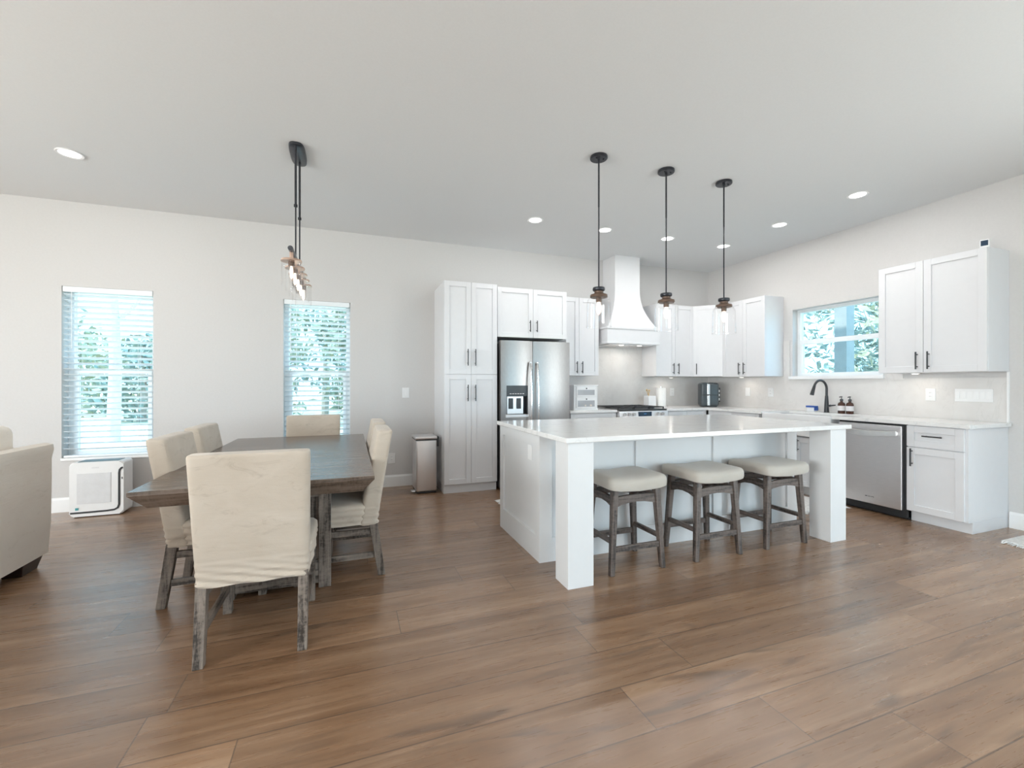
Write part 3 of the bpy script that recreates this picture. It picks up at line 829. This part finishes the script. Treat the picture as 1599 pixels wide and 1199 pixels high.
# ------------------------------------------------------------------ air purifier
def purifier():
    r = thing('air_purifier', 'white air purifier with curved black stripe under the left window', 'air purifier', (-2.455, 5.27, 0), math.radians(1))
    W, D, Hh = .405, .20, .515
    n = 8
    def rr(w0, w1, h0, h1, rad):
        P = []
        for cx, cz, a0 in ((w1-rad, h0+rad, -90), (w1-rad, h1-rad, 0), (w0+rad, h1-rad, 90), (w0+rad, h0+rad, 180)):
            for k in range(n+1):
                a = math.radians(a0+90*k/n); P.append((cx+rad*math.cos(a), cz+rad*math.sin(a)))
        return P
    m = MB(); m.prism(rr(0, W, .008, Hh, .03), lambda u, v, t: (u, t, v), 0, D)
    bmesh.ops.bevel(m.bm, geom=[e for e in m.bm.edges if abs(e.verts[0].co.y) < 1e-6 and abs(e.verts[1].co.y) < 1e-6], offset=.01, segments=2, affect='EDGES')
    obj('housing', m, M_whiteplas, r, True)
    obj('foot', MB().box(.03, W-.03, .02, D-.02, 0, .01), M_dark, r)
    m = MB(); m.box(.055, .31, -.003, .001, .125, .41)
    for k in range(22): m.box(.06, .305, -.005, -.003, .13+k*.0125, .137+k*.0125)
    obj('grille', m, M_grille, r)
    path = [(.008,.045),(.15,.045),(.28,.047),(.335,.052),(.362,.068),(.372,.10),(.372,.25),(.372,.40),(.376,.43),(.388,.446),(.400,.452)]
    m = MB(); R = []
    for i, (x, z) in enumerate(path):
        a = path[max(0,i-1)]; b_ = path[min(len(path)-1,i+1)]
        d = Vector((b_[0]-a[0], b_[1]-a[1])).normalized(); nx, nz = -d.y*.008, d.x*.008
        R.append([(x-nx, -.004, z-nz), (x+nx, -.004, z+nz), (x+nx, .004, z+nz), (x-nx, .004, z-nz)])
    m.rings(R); obj('stripe', m, M_dark, r, label='glossy black stripe')
    obj('top_vent', MB().box(.05, W-.05, .03, D-.03, Hh-.002, Hh+.004), mottled('vent_teal_grey', (.05,.09,.10), (.08,.13,.14), 10, .4, 0), r)
    obj('sticker', MB().box(.045, .068, -.0045, -.001, .07, .092), M_teal, r, label='small teal sticker')
    m = MB()
    for k in range(5): m.box(.165+k*.011, .173+k*.011, -.0012, .001, .457, .465)
    obj('wordmark', m, M_grille, r)
    m = MB(); m.box(.391, .397, -.003, .001, .34, .36); obj('indicator', m, M_darkplas, r)
purifier()

# ------------------------------------------------------------------ trash can
def bin_():
    r = thing('trash_can', 'tall slim stainless step trash can standing left of the pantry', 'trash can', (.705, 5.075, 0), math.radians(0))
    W, D, Z = .235, .34, .615
    obj('base', MB().box(.004, W-.004, .004, D-.004, 0, .022, .008), M_dark, r)
    obj('body', MB().box(0, W, 0, D, .022, Z, .014, 3), M_steel, r, True)
    obj('collar', MB().box(-.003, W+.003, -.003, D+.003, Z-.012, Z+.004, .004), M_darkplas, r)
    obj('lid', MB().box(-.012, W+.004, -.014, D+.004, Z+.004, Z+.036, .010, 3), M_steel, r, True)
    obj('hinge', MB().box(W+.002, W+.030, .02, .10, Z-.085, Z+.03, .004), M_darkplas, r)
    m = MB(); m.box(-.05, .0, .04, .12, .012, .03, .006); obj('pedal', m, M_chrome, r)
bin_()

# ------------------------------------------------------------------ blinds
def blind(x0, x1, z0, z1, label):
    r = thing('window_blind', label, 'blind', (0,0,0), 0, 'white slatted window blinds')
    yc = YB+.040
    obj('headrail', MB().box(x0+.006, x1-.006, yc-.038, yc+.03, z1-.055, z1-.001, .003), M_slat, r)
    m = MB(); z = z1-.085; k = 0
    while z > z0+.07:
        a = math.radians(-18); c, s = math.cos(a)*.030, math.sin(a)*.030
        m.hull8([(x0+.010, yc-c, z-s), (x1-.010, yc-c, z-s), (x1-.010, yc+c, z+s), (x0+.010, yc+c, z+s),
                 (x0+.010, yc-c, z-s+.0035), (x1-.010, yc-c, z-s+.0035), (x1-.010, yc+c, z+s+.0035), (x0+.010, yc+c, z+s+.0035)])
        z -= .0565
    obj('slats', m, M_slat, r)
    obj('bottom_rail', MB().box(x0+.010, x1-.010, yc-.03, yc+.03, z0+.028, z0+.048, .003), M_slat, r)
    m = MB()
    for x in (x0+.13, x1-.13):
        for y in (yc-.031, yc+.031): m.cyl((x, y, z0+.04), (x, y, z1-.03), .0011, n=6)
    obj('ladder_cords', m, M_slat, r)
    obj('tilt_wand', MB().cyl((x0+.075, yc-.036, z1-.045), (x0+.075, yc-.036, z1-.62), .004, n=8), M_slat, r, True)
    return r
blind(*W1[:2], W1[2], W1[3], 'white slatted blind in the left window above the air purifier')
blind(*W2[:2], W2[2], W2[3], 'white slatted blind in the window behind the dining table')

# ------------------------------------------------------------------ pendants over the island
def pendant(loc, label):
    r = thing('pendant_light', label, 'pendant light', loc, 0, 'glass jar pendants above the island')
    m = MB().lathe([(.001,-.001),(.066,-.001),(.068,-.006),(.068,-.020),(.064,-.024),(.001,-.024)], n=36); obj('canopy', m, M_darkmetal, r, True)
    m = MB()
    for a in (.6, 2.6): m.lathe([(.001,-.024),(.006,-.024),(.006,-.032),(.001,-.034)], (.035*math.cos(a), .035*math.sin(a)*-1, 0), 10)
    obj('screw', m, M_darkmetal, r, True)
    m = MB(); m.cyl((0,0,-.024), (0,0,-.07), .009, .006, 12); m.cyl((0,0,-.06), (0,0,-1.04), .0055, n=10); m.cyl((0,0,-.06),(0,0,-.40), .0068, n=10); obj('rod', m, M_darkmetal, r, True)
    m = MB().lathe([(.001,-1.035),(.046,-1.035),(.048,-1.040),(.048,-1.055),(.044,-1.061),(.036,-1.064),(.001,-1.064)], n=32); obj('cap', m, M_darkmetal, r, True)
    m = MB().lathe([(.001,-1.064),(.034,-1.064),(.034,-1.078),(.050,-1.088),(.066,-1.092),(.068,-1.097),(.068,-1.110),(.064,-1.114),(.001,-1.114)], n=36); obj('collar', m, M_caulk, r, True, 'brown wood-look collar')
    prof = [(.060,-1.112),(.075,-1.118),(.088,-1.135),(.094,-1.16),(.097,-1.33),(.0975,-1.345)]
    m = MB().lathe(prof, n=40, cap=False); m.lathe([(.0975,-1.345),(.0985,-1.3475),(.0965,-1.349),(.0955,-1.3465)], n=40, cap=False, closed=True); obj('glass_shade', m, M_lglass, r, True)
    m = MB().lathe([(.001,-1.114),(.022,-1.114),(.022,-1.145),(.017,-1.150),(.001,-1.150)], n=20); obj('socket', m, M_caulk, r, True)
    m = MB().lathe([(.001,-1.150),(.012,-1.150),(.014,-1.165),(.020,-1.185),(.021,-1.205),(.014,-1.232),(.005,-1.244),(.001,-1.246)], n=20); obj('bulb', m, M_bulb, r, True)
    return r
p0 = pendant((1.841, 3.025, H), 'clear glass jar pendant nearest the refrigerator, leftmost over the island')
dup(p0, (2.491, 3.025, H), 0, 'clear glass jar pendant, middle of the three over the island')
dup(p0, (3.118, 3.025, H), 0, 'clear glass jar pendant, rightmost of three over the island')

# ------------------------------------------------------------------ linear chandelier over the table
def chandelier():
    r = thing('linear_chandelier', 'five-light linear glass chandelier hanging over the dining table', 'chandelier', (-.38, 3.79, 0))
    m = MB(); m.loft([(0,0,H-.024,.050,.172,3.5),(0,0,H-.020,.055,.178,3.5),(0,0,H-.001,.057,.180,3.5)], 48); obj('canopy', m, M_darkmetal, r, True)
    for y in (-.160, .115):
        m = MB(); m.cyl((0,y,H-.02), (0,y,2.175), .0055, n=10); m.cyl((0,y,H-.02), (0,y,2.58), .008, n=10); m.lathe([(.001,0),(.013,.004),(.013,.022),(.001,.026)], (0,y,2.565), 12)
        obj('rod', m, M_darkmetal, r, True)
    obj('crossbar', MB().cyl((0,-.47,2.175), (0,.47,2.175), .017, n=20), M_darkmetal, r, True)
    for k in range(5):
        y = -.41+.205*k; z = 2.10
        m = MB().lathe([(.001,.075),(.012,.075),(.012,.012),(.064,.010),(.067,.004),(.067,-.004),(.001,-.006)], (0,y,z), 32); a = obj('lamp_plate', m, M_copper, r, True, 'copper-brown lamp plate')
        prof = [(.062,-.005),(.063,-.02),(.064,-.17)]
        obj('glass_shade', MB().lathe(prof, (0,y,z), 32, cap=False), M_lglass, a, True)
        obj('socket', MB().lathe([(.001,-.004),(.020,-.004),(.020,-.035),(.001,-.035)], (0,y,z), 18), M_caulk, a, True)
        obj('bulb', MB().lathe([(.001,-.035),(.007,-.035),(.010,-.055),(.012,-.085),(.008,-.112),(.001,-.122)], (0,y,z), 18), M_bulb, a, True)
chandelier()

# ------------------------------------------------------------------ recessed ceiling lights
def can(x, y, label, pw=14):
    pw *= .42
    r = thing('recessed_light', label, 'ceiling light', (x, y, H), 0, 'round recessed ceiling lights')
    m = MB().lathe([(.066,-.001),(.084,-.001),(.086,-.004),(.082,-.009),(.066,-.006)], n=36, cap=False, closed=True); obj('trim_ring', m, M_trim, r, True)
    obj('diffuser', MB().lathe([(.001,-.001),(.0665,-.001),(.0665,-.005),(.001,-.005)], n=36), M_led, r)
    area('recessed_beam', (0,0,-.008), (0,0,-1), .13, .13, pw, (1.0,.985,.965), 'DISK', parent=r)
can(-2.046, 4.40, 'recessed ceiling light at far left above the sofa', 11)
can(1.901, 4.433, 'recessed ceiling light in front of the pantry, left of the first pendant rod', 15)
can(2.783, 4.438, 'recessed ceiling light just right of the first pendant rod', 15)
can(3.671, 4.435, 'recessed ceiling light crossed by the middle pendant rod', 15)
can(4.556, 4.431, 'recessed ceiling light crossed by the third pendant rod, near corner', 15)
can(4.541, 3.617, 'recessed ceiling light near the kitchen window, second from right', 15)
can(4.517, 2.788, 'rightmost and largest-looking recessed ceiling light', 15)
for x, y in ((-.6, .6), (-2.6, -.9), (1.3, -.9), (4.4, -.6)):  # off-view cans added as fill, the strongest to brighten the sofa side
    can(x, y, 'unseen recessed ceiling light added as fill above or behind the viewer', 34 if x == -.6 else 14)

# under-cabinet pucks
for x, y, l in ((4.50, 5.36, 'small under-cabinet puck light right of the range hood'), (5.22, 4.75, 'small under-cabinet puck light near the air fryer'), (5.22, 2.7, 'small under-cabinet puck light above the right wall outlet')):
    r = thing('puck_light', l, 'cabinet light', (x, y, 1.352 if y > 3 else 1.359), 0, 'under-cabinet puck lights')
    obj('housing', MB().lathe([(.001,.003),(.034,.003),(.034,-.006),(.028,-.008),(.001,-.008)], n=24), M_trim, r)
    obj('lens', MB().lathe([(.001,-.008),(.024,-.008),(.024,-.010),(.001,-.010)], n=24), M_puck, r)
    area('puck_beam', (0,0,-.014), (0,0,-1), .05, .05, .5, (1,.92,.82), 'DISK', parent=r)

# ------------------------------------------------------------------ counter things
def faucet():
    r = thing('faucet', 'matte black gooseneck faucet rising behind the sink', 'faucet', (5.28, 3.60, CT))
    obj('base', MB().lathe([(.001,0),(.030,0),(.030,.006),(.026,.010),(.025,.03),(.021,.12),(.016,.20),(.001,.20)], n=24), M_black, r, True)
    P = [(0,0,.19)]
    for k in range(15):
        a = PI*k/14*.93; P.append((-.095+.095*math.cos(a), .015*(k/14), .285+.095*math.sin(a)))
    P = [(0,0,.19),(0,0,.24)] + P[1:]
    obj('spout', MB().tube(P, .013, 14), M_black, r, True)
    e = Vector(P[-1]); d = (Vector(P[-1])-Vector(P[-2])).normalized()
    obj('spray_head', MB().cyl(e-d*.01, e+d*.10, .015, .021, 18), M_black, r, True)
    m = MB(); m.cyl((0,0,.075), (.0,-.045,.085), .013, n=14); m.cyl((0,-.04,.084), (0,-.10,.092), .009, .007, 12); obj('lever', m, M_black, r, True)
faucet()
def bottle(loc, label):
    r = thing('soap_bottle', label, 'soap bottle', loc, 0, 'amber soap pump bottles by the faucet')
    obj('bottle', MB().lathe([(.001,0),(.033,0),(.036,.004),(.036,.105),(.030,.122),(.014,.132),(.013,.145),(.001,.145)], n=28), M_amber, r, True)
    obj('label_band', MB().lathe([(.0364,.035),(.0368,.035),(.0368,.09),(.0364,.09)], n=28, cap=False, closed=True), M_label, r, True, 'white paper label')
    m = MB(); m.lathe([(.001,.145),(.016,.145),(.016,.163),(.008,.168),(.001,.168)], n=18); m.cyl((0,0,.165),(0,0,.19), .004); m.tube([(.008,0,.192),(-.01,0,.193),(-.032,0,.188)], .006, 10)
    obj('pump', m, M_black, r, True)
    return r
b0 = bottle((5.27, 3.425, CT), 'amber soap pump bottle nearer the black faucet')
dup(b0, (5.27, 3.335, CT), 0, 'amber soap pump bottle farther from the black faucet')
r = thing('sponge_holder', 'small blue and white sponge holder left of the faucet', 'sponge holder', (5.26, 3.76, CT))
obj('cradle', MB().box(-.025, .025, -.045, .05, 0, .055, .006), M_whiteplas, r)
m = MB(); m.box(-.035, .03, -.055, .055, .055, .075, .004); m.box(-.030, .03, -.056, -.046, .02, .055)
obj('sponge', m, M_blue, r, label='blue top')

def fryer():
    r = thing('air_fryer', 'dark slate two-drawer air fryer with steel strips in the counter corner', 'air fryer', (5.045, 5.19, CT), math.radians(-32))
    obj('housing', MB().box(-.125, .125, -.13, .14, .008, .355, .035, 5), M_fryer, r, True)
    obj('foot', MB().box(-.10, .10, -.10, .11, 0, .01), M_dark, r)
    for z0, z1 in ((.022,.168), (.184,.338)):
        m = MB(); m.box(-.04, -.005, -.142, -.125, z0, z1, .003); obj('handle', m, M_chrome, r, label='bright steel handle strip')
    obj('gap', MB().box(-.115, .115, -.133, -.12, .171, .181), M_dark, r)
    for x in (-.06, .055): obj('vent', MB().lathe([(.001,0),(.045,0),(.040,.012),(.001,.014)], (x,0,.353), 20), M_chrome, r, True)
    m = MB(); m.box(.115, .165, -.02, .06, .07, .285, .008); obj('side_rack', m, M_darkplas, r)
    m = MB()
    for z in (.095, .155, .215): m.box(.125, .157, -.0225, -.02, z, z+.035)
    obj('side_marks', m, M_whiteplas, r)
fryer()
def breadbin():
    r = thing('bread_bin', 'white two-tier bread bin with grey windows beside the refrigerator', 'bread bin', (2.69, 5.02, CT))
    W, D, Z = .345, .26, .325
    m = MB(); m.box(0, W, 0, D, .012, Z-.012, .004); m.box(-.008, W+.008, -.01, D+.008, Z-.012, Z, .003); m.box(-.006, W+.006, -.008, D+.006, 0, .014, .003)
    obj('body', m, M_bread, r)
    for z0, z1 in ((.045,.155), (.195,.292)):
        m = MB(); m.box(.03, W-.03, -.012, .0, z0-.018, z1+.012, .003); d = obj('door', m, M_bread, r)
        obj('window_pane', MB().box(.05, W-.05, -.0135, -.011, z0, z1-.03), M_greypane, d)
        k = obj('knob', MB().lathe([(.001,0),(.007,0),(.009,.012),(.001,.016)], n=14), M_black, d, True); k.rotation_euler = (PI/2,0,0); k.location = (W/2, -.012, z1-.012)
    m = MB()
    for x, s in ((.08,.020),(.16,.026),(.24,.028)): m.lathe([(.001,0),(s,.0),(s,s*.7),(s*.6,s*1.1),(.001,s*1.2)], (x,-.0,.05), 14)
    m.bm.transform(Matrix.Translation((0,-.0,0)) @ Matrix.Diagonal((1,.6,1,1)))
    o = obj('bread_roll', m, M_dinner, r, True)
breadbin()
r = thing('utensil_crock', 'square white utensil crock holding two wooden spoons behind the range', 'crock', (4.13, 5.37, CT))
m = MB(); m.box(-.065, .065, -.06, .06, 0, .165, .006); obj('pot', m, M_whiteplas, r)
tag(obj('wooden_spoon', (lambda q: (q.cyl((-.02,0,.15),(-.05,.0,.235), .006, n=8), q.lathe([(.001,0),(.012,.008),(.014,.022),(.001,.034)], (-.053,0,.232), 12))[-1])(MB()), M_bwood, None, True, None, (4.13,5.37,CT)), 'pale wooden spoon leaning left in the white crock', 'spoon', 'wooden spoons in the crock')
tag(obj('wooden_spoon', (lambda q: (q.cyl((-.02,.01,.15),(-.012,.0,.23), .006, n=8), q.lathe([(.001,0),(.012,.008),(.014,.022),(.001,.034)], (-.012,0,.225), 12))[-1])(MB()), M_bwood, None, True, None, (4.13,5.37,CT)), 'pale wooden spoon standing upright in the white crock', 'spoon', 'wooden spoons in the crock')
r = thing('paper_towel_holder', 'upright white paper towel roll on the counter right of the crock', 'paper towel holder', (4.32, 5.36, CT))
obj('base', MB().lathe([(.001,0),(.085,0),(.085,.012),(.001,.014)], n=30), M_whiteplas, r, True)
obj('roll', MB().lathe([(.001,.014),(.068,.014),(.070,.02),(.070,.275),(.068,.28),(.001,.28)], n=34), M_paper, r, True)
obj('post', MB().cyl((0,0,.28),(0,0,.30), .008, n=12), M_chrome, r, True)
r = thing('thermostat_sensor', 'small grey gadget with dark screen atop the right wall cabinet', 'sensor', (5.13, 2.155, 2.42), math.radians(-75))
obj('body', MB().box(-.03, .03, -.02, .02, 0, .075, .006), M_whiteplas, r); obj('screen', MB().box(-.022, .022, -.022, -.019, .02, .065), M_screen, r)

# outlets and switches
def plate(name, label, cat, pos, wall_, w_, h_, kind):
    """wall_ 'back' faces -Y, 'right' faces -X"""
    r = thing(name, label, cat, pos, 0 if wall_ == 'back' else -PI/2)
    obj('cover_plate', MB().box(-w_/2, w_/2, -.006, 0, -h_/2, h_/2, .002), M_whiteplas, r)
    m = MB(); n = max(1, round(w_/.047)-0) if w_ > .1 else 1
    for k in range(n):
        x = 0 if n == 1 else -w_/2+w_*(k+.5)/n
        m.box(x-.015, x+.015, -.009, -.006, -.033, .033, .001)
        if kind == 'outlet':
            for z in (-.018, .018): m.box(x-.010, x+.010, -.0105, -.009, z-.009, z+.009)
    o = obj('rocker' if kind == 'switch' else 'socket', m, M_trim, r)
    if kind == 'outlet':
        m = MB()
        for z in (-.018, .018):
            for x in (-.005, .005): m.box(x-.0012, x+.0012, -.0112, -.0104, z-.003, z+.005)
        obj('slot', m, M_darkplas, o)
    return r
plate('wall_outlet', 'low white outlet on back wall between dining chairs and trash can', 'outlet', (.476, YB, .345), 'back', .085, .125, 'outlet')
plate('light_switch', 'white light switch on the back wall above the trash can', 'switch', (.645, YB, 1.146), 'back', .085, .125, 'switch')
plate('wall_outlet', 'white outlet on backsplash right of the paper towel roll', 'outlet', (4.68, YB-.012, 1.13), 'back', .08, .12, 'outlet')
plate('light_switch', 'white switch on right backsplash nearest the air fryer', 'switch', (XR-.012, 4.80, 1.14), 'right', .08, .12, 'switch')
plate('wall_outlet', 'white outlet on right backsplash between air fryer and window', 'outlet', (XR-.012, 4.43, 1.14), 'right', .08, .12, 'outlet')
plate('wall_outlet', 'white outlet under the large right wall cabinet', 'outlet', (XR-.012, 2.665, 1.148), 'right', .08, .12, 'outlet')
plate('switch_bank', 'wide five-gang white switch plate near the end of the counter', 'switch', (XR-.012, 2.345, 1.148), 'right', .265, .12, 'switch')

# ------------------------------------------------------------------ rugs
def rug(label, x0, x1, y0, y1, fringe_axis, name='rug', ends=(0, 1)):
    r = thing(name, label, 'rug', (0,0,0))
    obj('pile', MB().box(x0, x1, y0, y1, .0005, .010, .003), M_rug, r)
    rn = random.Random(11); m = MB()
    if fringe_axis == 'x':
        for e in ends:
            X = (x0, x1)[e]; s = (-1, 1)[e]; y = y0+.01
            while y < y1-.005:
                m.tube([(X-s*.004,y,.007),(X+s*.03,y+rn.uniform(-.008,.008),.006),(X+s*rn.uniform(.055,.08),y+rn.uniform(-.02,.02),.0045)], [.004,.004,.0025], 6); y += .016
    else:
        for e in ends:
            Y = (y0, y1)[e]; s = (-1, 1)[e]; x = x0+.01
            while x < x1-.005:
                m.tube([(x,Y-s*.004,.007),(x+rn.uniform(-.008,.008),Y+s*.03,.006),(x+rn.uniform(-.02,.02),Y+s*rn.uniform(.055,.08),.0045)], [.004,.004,.0025], 6); x += .016
    f = obj('fringe', m, M_fringe, r, True); f['kind'] = 'stuff'
    return r
rug('pale kitchen runner on the floor between island and sink', 4.10, 4.74, 3.06, 4.10, 'y')
rug('pale runner on the floor between island and refrigerator', 1.52, 3.3, 3.98, 4.52, 'x')
rug('cream fringed rug edge at the right border of the photo', 4.87, 5.35, .9, 1.95, 'x', ends=(0,))

# ------------------------------------------------------------------ outdoors
struct('ground', MB().box(-60, 60, -40, 90, -.35, -.2), M_lawn)
def tree(x, y, h, cr, mt, label, sp=1.0, n=1500, low=.12):
    rn = random.Random(int(x*31+y*17)); r = thing('tree', label, 'tree', (x, y, -.2), 0, 'trees outside the windows')
    m = MB(); m.tube([(0,0,0),(.08,.02,h*.4),(-.05,.05,h*.75),(0,0,h*.95)], [.16,.13,.08,.03], 8); obj('trunk', m, M_bark, r, True)
    m = MB(); blobs = [(rn.uniform(-cr,cr)*.75, rn.uniform(-cr,cr)*.6, h*rn.uniform(low, 1), cr*rn.uniform(.35,.65)) for _ in range(16)]
    for k in range(n):
        bx, by, bz, br = rn.choice(blobs)
        d = Vector((rn.gauss(0,1), rn.gauss(0,1), rn.gauss(0,1))).normalized()*br*rn.uniform(.5,1)
        c = Vector((bx,by,bz))+d; s = rn.uniform(.10,.20)*sp
        a = Vector((rn.gauss(0,1), rn.gauss(0,1), rn.gauss(0,1))).normalized(); b_ = a.orthogonal().normalized()
        vs = [m.bm.verts.new(c+a*s*p+b_*s*q*.55) for p, q in ((-1,0),(0,-.7),(1,0),(0,.7))]
        m.bm.faces.new(vs)
    f = obj('foliage', m, mt, r); f['kind'] = 'stuff'
for k, (x, y, h, cr) in enumerate([(-13.5,27,4.4,2.2),(-10.2,25,3.6,2.0),(-7.6,21,3.1,1.7),(-5.0,24,6.5,2.2),(-2.9,17,4.6,1.7),(-1.0,20,6.6,1.9),(.6,16,4.4,1.7)]):
    tree(x, y, h, cr, M_leafs[k % 3], 'broad leafy tree on the lawn seen through the dining windows', 1.2, 1000)
for k, (x, y, h, cr) in enumerate([(12.5,8.1,6.5,2.0),(16.6,13.4,7.0,2.1),(12.6,5.6,6.0,1.9),(17.8,10.2,7.5,2.3)]):
    tree(x, y, h, cr, M_leafs[(k+2) % 3], 'bushy tree close to the house seen through the kitchen window', 1.0, 2400, .05)
r = thing('pale_tree', 'slim pale-barked bare tree outside the left dining window', 'tree', (-5.65, 14, -.2))
m = MB(); m.tube([(0,0,0),(.05,0,2),(-.04,.03,4),(.02,0,7)], [.15,.13,.11,.06], 10)
m.tube([(-.02,0,2.9),(.5,.1,3.6),(.9,.1,4.5)], [.05,.035,.015], 6); m.tube([(0,0,3.4),(-.6,.1,4.1),(-1.0,.2,4.3)], [.04,.03,.012], 6)
obj('trunk', m, M_palebark, r, True)
r = thing('porch_post', 'square painted porch post standing outside the kitchen window', 'post', (6.72, 4.33, -.2))
obj('shaft', MB().box(-.085, .085, -.085, .085, 0, 3.1, .004), M_post, r)
